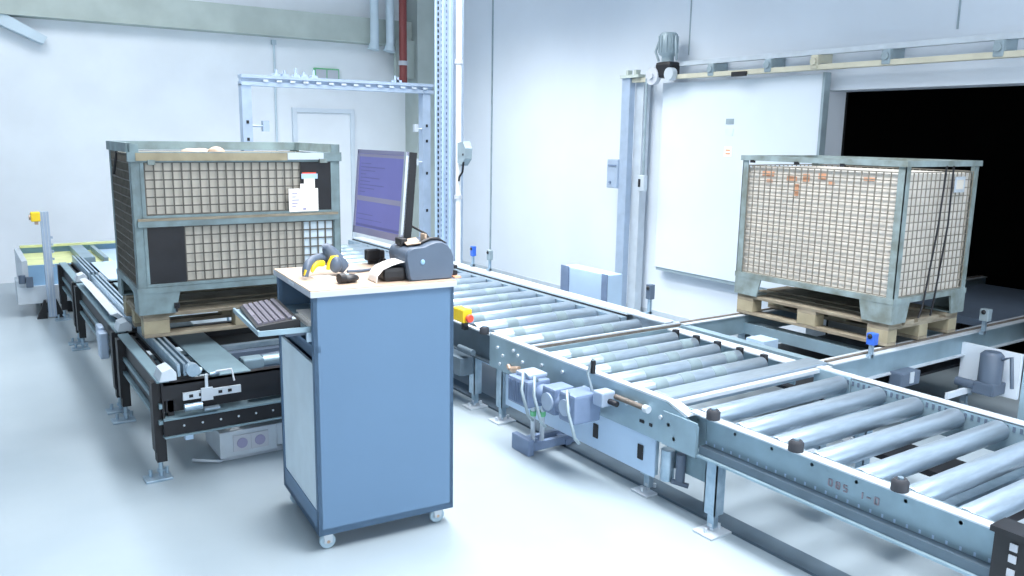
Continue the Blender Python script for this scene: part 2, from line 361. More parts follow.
# ================================================================ MAIN ROLLER LINE
XN, XF, ZC = 2.80, 4.03, .56
def roller(y, parent, x0=2.875, x1=3.955, r=.049, z=.512, bands=False, name='roller', caps=True):
    q = MB(); q.tube([(x0, y, z), (x0+.006, y, z), (x1-.006, y, z), (x1, y, z)], [r-.005, r, r, r-.005], 20)
    q.tube([(x0-.03, y, z), (x1+.03, y, z)], .008, 8, 1)
    if bands:
        for sx in bands: q.tube([(sx, y, z), (sx+.09, y, z)], r+.0012, 20, 2)  # slightly darker grey bands around the tube
    ob = q.build(name, [M['roller'], M['dark'], M['grey_band']], parent, True)
    if caps:
        c = MB(); c.tube([(x0-.02, y, z+.002), (x0-.002, y, z+.002)], r*.72, 16); c.build('end_cap', M['rubber'], ob, True)
    return ob
def leg(x, y, parent, h, wdt=.06, far=False, foot='foot_plate'):
    q = MB(); q.box(x-.03, x+.03, y-.035, y-.029, .1, h); q.box(x-.03, x-.024, y-.035, y+.035, .1, h); q.box(x-.03, x+.03, y+.029, y+.035, .1, h)
    q.box(x-.015, x+.015, y-.02, y+.02, .03, .16)
    o = q.build('leg', M['steel'], parent, True)
    p = MB(); p.box(x-.07, x+.07, y-.06, y+.06, 0, .012, 0, .003); p.tube([(x, y, .012), (x, y, .1)], .01, 10); p.tube([(x, y, .035), (x, y, .05)], .02, 6)
    p.tube([(x-.045, y, .01), (x-.045, y, .035)], .009, 8); p.tube([(x+.045, y, .01), (x+.045, y, .035)], .009, 8)
    p.build(foot, M['railw'], o, True)
def knob(x, y, z, parent):
    q = MB(); q.tube([(x, y, z), (x, y, z+.035), (x, y, z+.045)], [.032, .032, .024], 16); o = q.build('bumper', M['rubber'], parent, True)
    MB().tube([(x, y, z+.045), (x, y, z+.052)], .012, 6).build('bolt', M['steel'], o, True)
def bolts(q, x, pts, r=.011, mi=0):
    for (y, z) in pts: q.tube([(x-.01, y, z), (x, y, z)], r, 6, mi)

# --- near module (right foreground)
nb = thing('roller_conveyor', 'near roller conveyor with bare zinc rollers running out of frame at lower right', 'conveyor', (2.8, 1.5, 0))
Y0, Y1 = .1, 2.553
q = MB(); q.box(2.845, 2.855, Y0, Y1, .375, .56); q.box(2.795, 2.85, Y0, Y1, .553, .56, 1); q.box(2.785, 2.844, Y0, Y1, .36, .37, 0); q.box(2.80, 2.843, Y0, Y1, .371, .41, 3)  # last box: dark band added for the shadowed lower web
for i in range(48): q.box(2.8435, 2.846, .2+i*.05-.004, .2+i*.05+.004, .412, .426, 2)
q.box(2.855, 2.9, Y0, Y1, .462, .47); 
q.build('near_side_rail', [M['rail'], M['railw'], M['skirt'], M['strip']], nb, True)
q = MB(); q.box(3.965, 3.972, Y0, Y1, .4, .56); q.box(3.965, 4.03, Y0, Y1, .555, .565, 1); q.box(4.025, 4.03, Y0, Y1, .38, .554)
for i in range(75): q.box(3.962, 3.966, .2+i*.032, .212+i*.032, .52, .545, 2)
q.build('far_side_rail', [M['rail'], M['railw'], M['grey']], nb, True)
for k in range(0, 10): roller(2.385-.205*k, nb)
for y in (2.49, 2.035, 1.575): knob(2.812, y, .56, nb)
for y in (2.47, .6): leg(2.83, y, nb, .36); leg(3.99, y, nb, .38)
q = MB()
for y in (2.45, 1.6, .6): q.box(2.87, 3.96, y-.03, y+.03, .36, .4)
split_build(q, 'crossmember', M['steel'], nb, True)
q = MB(); q.box(3.15, 3.65, 1.25, 1.42, .28, .34); q.box(3.25, 3.45, 1.78, 2.0, .25, .3); q.box(3.3, 3.42, 2.2, 2.45, .2, .33); split_build(q, 'cable_tray', M['railw'], nb, True)
q = MB(); q.box(3.5, 3.7, 1.42, 1.6, .2, .3); q.box(3.05, 3.2, 1.0, 1.25, .2, .3); q.box(3.65, 3.9, .9, 2.3, .3, .33); split_build(q, 'valve_block', M['dark'], nb, True)
q = MB(); q.box(2.775, 2.845, 1.0, 1.215, .395, .575); q.box(2.76, 2.86, .98, 1.225, .565, .585)
for (y, z) in ((1.15, .53), (1.15, .49), (1.15, .44)): q.box(2.77, 2.776, y-.012, y+.012, z-.012, z+.014, 1)
q.build('end_bracket', [M['black'], M['white']], nb, True, 'black end bracket with punched holes')
# faint red chalk marking on the rail
q = MB(); random.seed(3)
def seg7(q, y, z, s, which, mi=0, x=2.843):
    # letter of strokes, reading direction -y
    S = {'a': ((0, 1), (1, 1)), 'b': ((1, 1), (1, .5)), 'c': ((1, .5), (1, 0)), 'd': ((0, 0), (1, 0)), 'e': ((0, .5), (0, 0)), 'f': ((0, 1), (0, .5)), 'g': ((0, .5), (1, .5))}
    for k in which:
        (a, b), (c, d) = S[k]; q.bar((x, y-a*s*.6, z+b*s), (x, y-c*s*.6, z+d*s), .004, .005, mi)
for i, ch_ in enumerate(('abcdef', 'abcdefg', 'acdfg', None, 'bc', 'g', 'abcdef')):
    if ch_: seg7(q, 1.89-i*.034, .455, .026, ch_)
q.build('red_marking', M['chalk'], nb, True, 'faint red chalk marking')

# --- transfer module
tr = thing('transfer_conveyor', 'middle roller conveyor with chain cross transfer in front of the right pallet cage', 'conveyor', (2.8, 3.5, 0))
q = MB(); q.prism([(4.38, .355), (4.38, .565), (2.78, .565), (2.66, .53), (2.56, .5), (2.56, .35)], 'x', 2.79, 2.80)
q.box(2.79, 2.835, 2.76, 4.38, .565, .575, 1); q.prism([(2.76, .575), (2.76, .565), (2.64, .525), (2.62, .535)], 'x', 2.79, 2.85, 1)
bolts(q, 2.79, [(4.28, .5), (4.22, .46), (4.05, .5), (4.0, .47), (3.8, .5), (3.6, .51), (3.4, .47), (3.2, .5), (3.05, .48), (2.98, .5), (2.8, .48), (2.74, .46), (2.7, .4), (4.25, .4), (4.1, .52)], .011, 1)
q.box(2.786, 2.79, 2.92, 2.95, .41, .425, 2); q.box(2.786, 2.79, 2.86, 2.88, .41, .425, 2)
q.build('near_side_rail', [M['rail'], M['railw'], M['dark']], tr, True)
q = MB(); q.box(3.965, 3.972, 2.558, 2.79, .4, .56); q.box(3.973, 4.03, 2.558, 2.79, .555, .565, 1); q.build('end_rail', [M['rail'], M['railw']], tr, True)
q = MB(); q.box(2.845, 2.855, 2.558, 2.77, .375, .553); q.box(2.80, 2.85, 2.558, 2.63, .553, .56, 1); q.build('end_rail', [M['rail'], M['railw']], tr, True)
MB().box(2.78, 2.79, 2.558, 2.78, .352, .52).build('joint_plate', M['rail'], tr, True)
q = MB(); q.box(3.985, 3.995, 2.93, 3.93, .42, .555, 0); q.box(3.93, 4.03, 2.93, 3.93, .548, .556, 1); q.box(4.03, 4.05, 4.0, 4.38, .38, .58, 1); q.box(3.965, 4.06, 4.0, 4.38, .575, .585, 1)
q.build('far_side_rail', [M['rail'], M['railw']], tr, True)
for k, y in enumerate((3.83, 3.645, 3.465, 3.285, 3.10)):
    ro = roller(y, tr, 2.85, 3.9, .046, .515, bands=(3.0+.1*(k % 2), 3.45, 3.75 if k % 2 else 3.2))
    MB().box(3.895, 3.925, y-.018, y+.018, .5, .575).build('end_clamp', M['dark'], ro, True)
for y in (2.61,): roller(y, tr)
for y in (4.25,): roller(y, tr, bands=(3.1, 3.6), name='roller')
q = MB(); q.box(2.84, 4.11, 3.98, 4.01, .545, .562, 0); q.box(2.84, 4.11, 3.987, 4.003, .562, .57, 1); q.box(2.84, 4.11, 3.97, 4.02, .46, .545, 2)
q.build('transfer_chain', [M['tchain'], M['railw'], M['rail']], tr, True)
q = MB(); q.box(2.85, 4.1, 2.80, 2.93, .5, .572, 0, .01); q.box(2.86, 4.08, 2.755, 2.79, .54, .56, 1); q.build('transfer_chain', [M['roller'], M['railw']], tr, True)
for x, y in ((2.83, 4.28), (4.0, 4.28), (2.89, 2.97), (4.0, 2.75)): leg(x, y, tr, .345 if x == 2.89 else .36)
MB().tube([(2.78, 4.1, .40), (2.78, 4.02, .42)], .02).tube([(2.775, 4.12, .40), (2.775, 4.14, .42)], .014).build('air_fitting', M['pink'], tr, True)
q = MB(); q.box(2.815, 2.825, 2.86, 4.22, .135, .345); q.box(2.80, 2.9, 2.86, 4.22, .346, .352, 1); 
sk = q.build('side_cover', [M['skirt'], M['strip']], tr, True)
for y in (3.98, 3.32, 2.96):
    MB().box(2.808, 2.815, y-.02, y+.02, .2, .28, 0, .004).build('oval_plug', M['dark'], sk, True)
q = MB(); q.tube([(2.77, 3.12, .5), (2.77, 2.9, .5)], .014); q.tube([(2.77, 2.9, .5), (2.77, 2.87, .5)], .02, 12, 1); q.build('guide_cylinder', [M['tchain'], M['railw']], tr, True)
# legs between: hanging motor near end
q = MB(); q.box(2.88, 3.0, 2.56, 2.84, .2, .34, 1); q.tube([(2.85, 2.80, .14), (2.85, 2.80, .30)], .035, 14); q.tube([(2.86, 2.72, .16), (2.86, 2.72, .3)], .025, 12, 2); q.tube([(2.84, 2.76, .15), (2.9, 2.7, .13)], .014, 8, 2); q.build('lift_motor', [M['steel'], M['plate'], M['grey']], tr, True)
# drive motor cluster outside the near rail
dmo = MB(); dmo.box(2.56, 2.72, 3.62, 3.82, .32, .475, 0, .012)
for i in range(10): dmo.box(2.555, 2.56, 3.635+i*.018, 3.642+i*.018, .335, .46)
dmo = dmo.build('drive_motor', M['motor'], tr, True)
MB().box(2.6, 2.73, 3.66, 3.8, .475, .5, 0, .01).build('terminal_box', M['blueal'], dmo, True)
MB().tube([(2.66, 3.62, .4), (2.66, 3.54, .4)], .055, 18).box(2.6, 2.74, 3.42, 3.54, .33, .48, 0, .015).tube([(2.66, 3.42, .4), (2.66, 3.36, .4)], .06, 18).box(2.58, 2.76, 3.22, 3.36, .34, .5, 0, .015).build('gearbox', M['motor'], dmo, True)
split_build(MB().tube([(2.59, 3.48, .40), (2.6, 3.48, .40)], .05, 18).tube([(2.57, 3.3, .42), (2.58, 3.3, .42)], .045, 18).box(2.68, 2.77, 3.12, 3.2, .45, .53, 0, .01), 'flange', M['blueal'], dmo, True)
MB().tube([(2.73, 3.12, .48), (2.73, 3.06, .48)], .015).build('shaft', M['dark'], dmo, True)
q = MB()
for (a, b) in ((3.68, 3.62), (3.58, 3.5), (3.3, 3.2)):
    q.tube([(2.6, a, .49), (2.55, (a+b)/2, .53), (2.52, b, .44), (2.54, b-.04, .3), (2.6, b, .25)], .009, 8)
q.tube([(2.72, 3.25, .5), (2.7, 3.27, .6), (2.72, 3.25, .68)], .008, 8)
q.build('cable', M['greyl'], dmo, True)
q = MB(); q.tube([(2.72, 3.25, .6), (2.72, 3.25, .67)], .014, 8); q.build('antenna_sensor', M['dark'], dmo, True)
q = MB(); q.tube([(2.66, 3.70, .32), (2.69, 3.74, .07)], .014, 10); q.tube([(2.7, 3.66, .32), (2.74, 3.72, .07)], .014, 10); q.tube([(2.666, 3.708, .27), (2.67, 3.713, .24)], .019, 10, 1); q.tube([(2.708, 3.672, .27), (2.713, 3.68, .24)], .019, 10, 1)
q.build('connector', [M['railw'], M['green']], tr, True)
q = MB(); q.box(2.62, 2.66, 3.68, 3.86, 0.001, .10, 0, .008); q.box(2.66, 2.98, 3.70, 3.73, .02, .07); q.box(2.66, 2.98, 3.80, 3.83, .02, .07); q.box(2.9, 2.94, 3.69, 3.84, .0, .05); q.box(2.68, 2.72, 3.73, 3.80, .04, .08)
q.build('drive_foot', M['motor'], tr, True)
# --- far module
fa = thing('roller_conveyor', 'far roller conveyor with grey-banded rollers running towards the portal frame', 'conveyor', (2.8, 7, 0))
q = MB(); q.box(2.83, 2.84, 4.4, 9.4, .36, .56); q.box(2.80, 2.84, 4.4, 9.4, .55, .56, 1); q.box(2.80, 2.84, 4.4, 9.4, .36, .37)
q.build('near_side_rail', [M['strip'], M['railw']], fa, True)
q = MB(); q.box(3.985, 3.99, 4.4, 9.4, .4, .56); q.box(3.985, 4.1, 4.4, 9.4, .56, .575, 1); q.box(4.1, 4.115, 4.4, 9.4, .42, .575, 1)
q.build('far_side_rail', [M['dark'], M['railw']], fa, True)
for k in range(18):
    y = 4.45+k*.26; roller(y, fa, 2.87, 3.92, .055, .512, bands=(3.0+.12*(k % 2), 3.5+.05*(k % 3)))
q = MB(); q.box(3.93, 3.985, 4.4, 9.4, .46, .545); q.build('bearing_strip', M['steel'], fa, True)
knob(2.78, 4.43, .56, fa)
for y in (4.62, 6.6, 9.1): leg(2.83, y, fa, .36); leg(4.05, y, fa, .4)
q = MB(); q.box(2.90, 3.9, 4.5, 9.3, .3, .32); q.build('under_sheet', M['skirt'], fa, True)
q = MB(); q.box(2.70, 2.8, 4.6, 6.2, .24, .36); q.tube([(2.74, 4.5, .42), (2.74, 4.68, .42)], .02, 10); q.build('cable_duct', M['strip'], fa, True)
e2 = thing('emergency_stop', 'yellow emergency stop box with red button on the near rail right of the cart', 'emergency stop', (2.75, 4.65, .6))
MB().box(2.72, 2.79, 4.6, 4.74, .60, .69, 0, .008).build('box', M['yellow'], e2, True)
MB().tube([(2.755, 4.6, .635), (2.755, 4.575, .635), (2.755, 4.56, .635)], [.016, .03, .024], 14).build('button', M['red'], e2, True)
MB().box(2.76, 2.79, 4.65, 4.69, .54, .60).tube([(2.74, 4.62, .6), (2.74, 4.62, .57)], .016, 10).build('bracket', M['dark'], e2, True)
# sensors on the far rail
def sensor(x, y, z, col, label, h=.12, s=1):
    t = thing('reflector_sensor', label, 'sensor', (x, y, z))
    MB().box(x-.01, x+.01, y-.012, y+.012, z-.02, z+h*.6).box(x-.03, x+.02, y-.012, y+.012, z-.02, z).build('bracket', M['steel'], t, True)
    MB().box(x-.03*s, x+.03*s, y-.035*s, y+.03*s, z+h*.5, z+h*1.1, 0, .006).build('head', M[col], t, True)
    MB().ball((x-.03*s, y, z+h*.95), .012, .016, .016).build('lens', M['dark'], t, True)
sensor(4.1, 6.75, .60, 'blue', 'small blue sensor on the far rail, left of the grey one', .16, .7)
sensor(4.1, 6.45, .60, 'greyl', 'small grey sensor on the far rail below the wall joint', .16, .75)
sensor(4.08, 4.27, .60, 'grey', 'dark grey sensor on its stalk at the near end of the far rail', .18, .75)
sensor(4.47, 2.77, .575, 'blue', 'bright blue reflector at the near corner of the right pallet cage', .12, .8)
sensor(5.72, 2.74, .575, 'greyl', 'grey sensor plate on the rail right of the right pallet cage', .14, .9)

# ================================================================ CROSS CONVEYOR into the opening
cc = thing('chain_conveyor', 'cross chain conveyor carrying the right pallet cage into the dark opening', 'conveyor', (5, 3.4, 0))
q = MB(); q.box(4.12, 8.2, 2.80, 2.86, .42, .555); q.box(4.12, 8.2, 2.775, 2.88, .555, .562, 1); q.box(4.12, 8.2, 2.775, 2.8, .41, .42, 1); q.build('side_rail', [M['rail'], M['railw']], cc, True)
q = MB(); q.box(4.115, 8.2, 3.965, 4.03, .42, .555); q.box(4.115, 8.2, 3.95, 4.04, .555, .562, 1); q.build('side_rail', [M['rail'], M['railw']], cc, True)
q = MB(); q.box(4.12, 8.2, 2.82, 2.84, .562, .57); split_build(q, 'chain', M['tchain'], cc, True)
q = MB(); q.box(4.115, 8.2, 3.99, 4.01, .562, .57); q.build('chain', M['tchain'], cc, True)
q = MB(); q.box(4.10, 4.17, 2.9, 4.0, .47, .552); q.box(4.75, 4.85, 2.86, 3.965, .42, .5); q.box(5.8, 5.9, 2.86, 3.965, .42, .5); q.box(7.2, 7.3, 2.86, 3.965, .42, .5); split_build(q, 'crossmember', M['rail'], cc, True)
q = MB(); q.box(4.25, 5.9, 2.9, 3.93, .28, .30); q.build('under_sheet', M['dark'], cc, True)  # dark sheet added as shade under the cage
q = MB(); q.box(4.4, 4.55, 3.5, 3.65, .301, .5); q.build('sensor_block', M['skirt'], cc, True)
for (x, y) in ((4.5, 2.83), (5.75, 2.83), (4.8, 4.0), (7.8, 2.83), (7.8, 4.0)): leg(x, y, cc, .42)
q = MB(); q.box(5.58, 5.61, 2.42, 2.80, .2, .5); q.box(5.2, 5.58, 2.66, 2.68, .2, .24); q.build('back_plate', M['door'], cc, True)
q = MB(); q.tube([(5.5, 2.56, .28), (5.5, 2.56, .48), (5.5, 2.56, .5)], [.07, .07, .05], 16); q.box(5.42, 5.58, 2.49, 2.63, .22, .3, 0, .01); q.tube([(5.44, 2.62, .27), (5.44, 2.74, .27)], .03, 12)
q.tube([(5.5, 2.5, .46), (5.45, 2.42, .5), (5.46, 2.4, .3)], .012); mo = q.build('motor', M['grey'], cc, True)
q = MB(); q.box(4.72, 4.92, 2.70, 2.79, .34, .43, 0, .01); q.box(4.8, 4.84, 2.694, 2.7, .36, .43, 1); q.build('valve_unit', [M['grey'], M['railw']], cc, True)
q = MB(); q.box(6.35, 8.0, 2.95, 3.9, .46, .52); q.build('infeed_plate', M['grey'], cc, True)
gp2 = thing('guard_post', 'grey-green guard post at the right picture edge', 'post', (4.22, 1.82, 0))
MB().box(4.17, 4.28, 1.60, 1.795, 0.012, 1.62, 0, .008).build('post', M['rail'], gp2, True)
MB().box(4.12, 4.34, 1.52, 1.86, 0, .012).build('base_plate', M['steel'], gp2, True)
# floor rail strip
q = MB(); q.box(2.90, 3.02, .6, 9.2, 0, .014)
tag(q.build('floor_rail', M['strip']), 'grey flat rail fixed to the floor under the roller line', 'rail')

# ================================================================ PALLETS AND MESH BOXES
def pallet(loc, rz, label, mt='wood'):
    # local: x 0..1.2 (length) , y 0..0.8 ; z 0..0.144
    t = thing('wooden_pallet', label, 'pallet', loc, rz, 'wooden pallets under the pallet cages')
    for i, y in enumerate((0, .185, .3275, .47, .655)):
        ww = .145 if i in (0, 2, 4) else .1
        MB().box(0, 1.2, y, y+ww, .122, .144, 0, .003).build('deck_board', M[mt], t)
    q = MB()
    for x in (0, .5275, 1.055): MB().box(x, x+.145, 0, .8, .1, .122, 0, .003).build('stringer_board', M[mt], t)
    for y in (0, .35, .70): MB().box(0, 1.2, y, y+.1, 0, .022, 0, .003).build('bottom_board', M[mt], t)
    for x in (0, .5275, 1.055):
        for y in (0, .35, .70): MB().box(x, x+.145, y, y+.1, .022, .1, 0, .004).build('block', M['woodl'], t)
    return t
def wires(q, a0, a1, z0, z1, fn, step=.05, w=.005, mi=0, sag=0):
    n = max(2, round((a1-a0)/step)); k = max(2, round((z1-z0)/step))
    for i in range(n+1):
        a = a0+(a1-a0)*i/n; q.bar(fn(a, z0), fn(a, z1), w, w, mi)
    for j in range(k+1):
        z = z0+(z1-z0)*j/k; q.bar(fn(a0, z), fn(a1, z), w, w, mi)
def mesh_box(loc, rz, label, kind):
    # local: x 0..1.24, y 0..0.835 (y=0 is the front long side), z 0..0.97
    Lx, Ly, H = 1.24, .835, (.995 if kind == 'left' else 1.0)
    t = thing('mesh_box', label, 'pallet cage', loc, rz, 'steel mesh pallet cages')
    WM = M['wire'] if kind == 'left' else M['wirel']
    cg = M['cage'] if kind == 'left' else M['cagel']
    P = .045
    for x in (0, Lx-P):
        for y in (0, Ly-P):
            q = MB(); sx = 1 if x == 0 else -1; sy = 1 if y == 0 else -1; X = x if x == 0 else Lx; Y = y if y == 0 else Ly
            q.box(X, X+sx*.05, Y, Y+sy*.006, .1, H-.005); q.box(X, X+sx*.006, Y, Y+sy*.05, .1, H-.005); q.box(X+sx*.006, X+sx*.025, Y+sy*.006, Y+sy*.025, .12, H-.02)
            q.build('corner_post', cg, t)
            q = MB(); q.prism([(X, .0), (X, .13), (X+sx*.23, .13), (X+sx*.20, .0)], 'y', Y-sy*.003, Y+sy*.009); q.prism([(Y, .0), (Y, .13), (Y+sy*.18, .13), (Y+sy*.15, 0)], 'x', X-sx*.003, X+sx*.009)
            q.box(X, X+sx*.18, Y, Y+sy*.14, 0, .01); q.build('foot', cg, t)
    q = MB()
    hi = .055 if kind == 'left' else .035
    hf = H-.05 if kind == 'left' else H
    q.box(-.012, Lx+.012, -.012, .02, hf-hi, hf); q.box(-.012, Lx+.012, Ly-.02, Ly+.012, H-hi, H); q.box(-.012, .02, .021, Ly-.021, H-hi, H); q.box(Lx-.02, Lx+.012, .021, Ly-.021, H-hi, H)
    if kind == 'left':
        q.box(.03, .9, -.016, -.010, hf-.05, hf-.006, 1); q.box(.9, 1.13, -.02, -.012, hf-.045, hf-.004, 2)
    else:
        for x in (.08, .45, .8): q.box(x, x+.03, -.02, .0, H-.05, H-.03, 1)
    q.build('top_rim', [cg, M['woodl'] if kind == 'left' else M['dark'], M['railw']], t)
    q = MB(); q.box(-.005, Lx+.005, -.005, .035, .125, .16); q.box(-.005, Lx+.005, Ly-.035, Ly+.005, .125, .16); q.box(-.005, .035, .035, Ly-.035, .125, .16); q.box(Lx-.035, Lx+.005, .035, Ly-.035, .125, .16); q.box(.02, Lx-.02, .02, Ly-.02, .135, .155)
    q.build('base_frame', cg, t)
    # load: lining behind the wires, slightly uneven
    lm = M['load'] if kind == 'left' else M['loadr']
    q = MB(); random.seed(5 if kind == 'left' else 9)
    nx, nz = 24, 16; top = .93 if kind == 'left' else .92
    def panel(fn, n1):
        g = [[fn(i/n1, j/nz, random.uniform(-.0006, .0006)) for i in range(n1+1)] for j in range(nz+1)]
        v = [p for row in g for p in row]
        q.add(v, [(j*(n1+1)+i, j*(n1+1)+i+1, (j+1)*(n1+1)+i+1, (j+1)*(n1+1)+i) for j in range(nz) for i in range(n1)], 0, True)
    zf = lambda b: .158+(top-.158)*b
    panel(lambda a, b, e: (.03+(Lx-.06)*a, .028+e, zf(b)), nx); panel(lambda a, b, e: (Lx-.03-(Lx-.06)*a, Ly-.028+e, zf(b)), nx)
    panel(lambda a, b, e: (.028+e, Ly-.03-(Ly-.06)*a, zf(b)), 16); panel(lambda a, b, e: (Lx-.028+e, .03+(Ly-.06)*a, zf(b)), 16)
    q.box(.03, Lx-.03, .03, Ly-.03, top-.02, top-.012)
    q.build('load', lm, t)
    # wire sides
    F = lambda a, z: (a, .008, z); B = lambda a, z: (a, Ly-.008, z); Lf = lambda a, z: (.008, a, z); Rt = lambda a, z: (Lx-.008, a, z)
    W = .007
    for fn, a1 in ((B, Lx-.05), (Lf, Ly-.05), (Rt, Ly-.05)):
        q = MB(); wires(q, .05, a1, .17, .93, fn, w=W if kind == 'left' or fn != Rt else .0055); q.build('wire_side', WM, t)
    if kind == 'left':
        q = MB(); wires(q, .075, .985, .585, .885, F, w=W); q.bar(F(.06, .9), F(1.19, .9), .02, .012); q.build('upper_flap_wire', M['wire'], t)
        q = MB(); wires(q, .275, 1.19, .185, .51, F, w=W); q.build('lower_flap_wire', M['wire'], t)
        q = MB(); q.box(.05, 1.19, -.006, .02, .885, .905); q.box(.05, .07, -.005, .014, .566, .884); q.box(1.18, 1.2, -.005, .014, .566, .884); q.box(.05, 1.2, -.008, .02, .566, .58)
        q.build('upper_flap_frame', cg, t)
        q = MB(); q.box(.02, 1.22, -.016, .015, .515, .55); q.box(.02, 1.22, -.018, -.012, .55, .565, 1); q.box(.05, .068, -.005, .014, .181, .514); q.box(1.195, 1.22, -.009, .014, .181, .514); q.box(.05, 1.2, -.006, .015, .162, .18)
        q.build('lower_flap_frame', [cg, M['wood']], t)
        MB().box(.985, 1.185, .0, .012, .582, .884).build('black_plate', M['dark'], t)
        MB().box(.07, .272, .0, .012, .182, .512).build('black_plate', M['dark'], t)
        MB().box(1.0, 1.19, .014, .02, .19, .53).build('pale_plate', M['loadb'], t, label='pale blue sheet behind the lower right wires')
        q = MB(); q.box(.90, 1.09, -.012, -.009, .575, .72); q.box(1.0, 1.07, -.0135, -.0105, .72, .78); q.box(.975, 1.0, -.0135, -.0105, .70, .75); lb = q.build('paper_label', M['paper'], t)
        q = MB()
        for i in range(5): q.box(.92, .945+.01*(i % 3), -.0128, -.0119, .605+i*.02, .611+i*.02)
        q.box(.99, 1.01, -.0128, -.0119, .585, .597); q.build('print', M['ink'], lb)
        q = MB(); q.box(.985, 1.09, -.012, -.009, .78, .812, 0); q.box(.99, 1.08, -.012, -.009, .812, .82, 1); q.build('tag', [M['skirt'], M['red']], t)
        q = MB(); q.box(.09, .13, -.03, -.0, .872, .9); q.box(1.1, 1.15, -.03, 0, .88, .905); split_build(q, 'latch', M['cagel'], t)
        q = MB()
        for (x, y, r_) in ((.35, .1, .05), (.42, .14, .06), (.5, .1, .045)):
            q.ball((x, y, H-.06), r_*1.2, .05, .03+.25*r_*(x > .45))
        q.build('loose_wrapping', M['top'], t)
        q = MB(); q.tube([(.2, -.03, .01), (.2, -.03, .05)], .006, 6); q.box(.19, .215, -.03, .0, .03, .06); q.build('hook', M['dark'], t)
        q = MB(); q.bar((.0, .3, .13), (.03, .0, .06), .012); q.build('stacking_bar', cg, t)
        q = MB(); q.tube([(.01, Ly-.3, H-.04), (-.02, Ly-.32, H-.2)], .008, 6); q.build('strap', M['dark'], t)
    else:
        q = MB(); wires(q, .05, Lx-.05, .17, .93, F, w=.0065); q.build('wire_side', WM, t)
        q = MB()
        for (x, z, a, b) in ((.16, .86, .1, .035), (.2, .82, .05, .02), (.37, .84, .08, .03), (.5, .84, .05, .05), (.44, .74, .03, .08), (.62, .86, .06, .04), (.7, .83, .04, .02), (.95, .87, .08, .02)):
            q.box(x, x+a, .022, .026, z, z+b)
        split_build(q, 'carton_print', M['orange'], t)
        q = MB(); q.tube([(Lx+.012, .42, H-.03), (Lx+.02, .38, .6), (Lx+.02, .3, .1), (Lx+.02, .26, .02)], .006, 6); q.tube([(Lx+.012, .5, H-.03), (Lx+.015, .5, .6), (Lx+.02, .42, .1), (Lx+.02, .4, .02)], .006, 6)
        q.build('strap', M['dark'], t)
        q = MB(); q.box(Lx+.001, Lx+.004, .55, .67, .8, .9); q.box(Lx+.004, Lx+.006, .57, .65, .82, .88, 1); q.build('nameplate', [M['railw'], M['load']], t)
    return t
LB = (.855, 5.13, .616); LR = -.02
pallet(LB, LR, 'worn wooden pallet under the left pallet cage on the dark chain conveyor')
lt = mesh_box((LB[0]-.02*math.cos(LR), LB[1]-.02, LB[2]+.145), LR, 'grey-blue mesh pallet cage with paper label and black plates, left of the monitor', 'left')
# right: long front side faces -x. local x axis -> world -y, local y -> world +x
RZ = -math.pi/2
pallet((4.73, 4.03, .572), RZ, 'worn wooden pallet under the right pallet cage on the cross conveyor')
mesh_box((4.72, 4.05, .717), RZ, 'mesh pallet cage full of pale cartons before the dark opening', 'right')

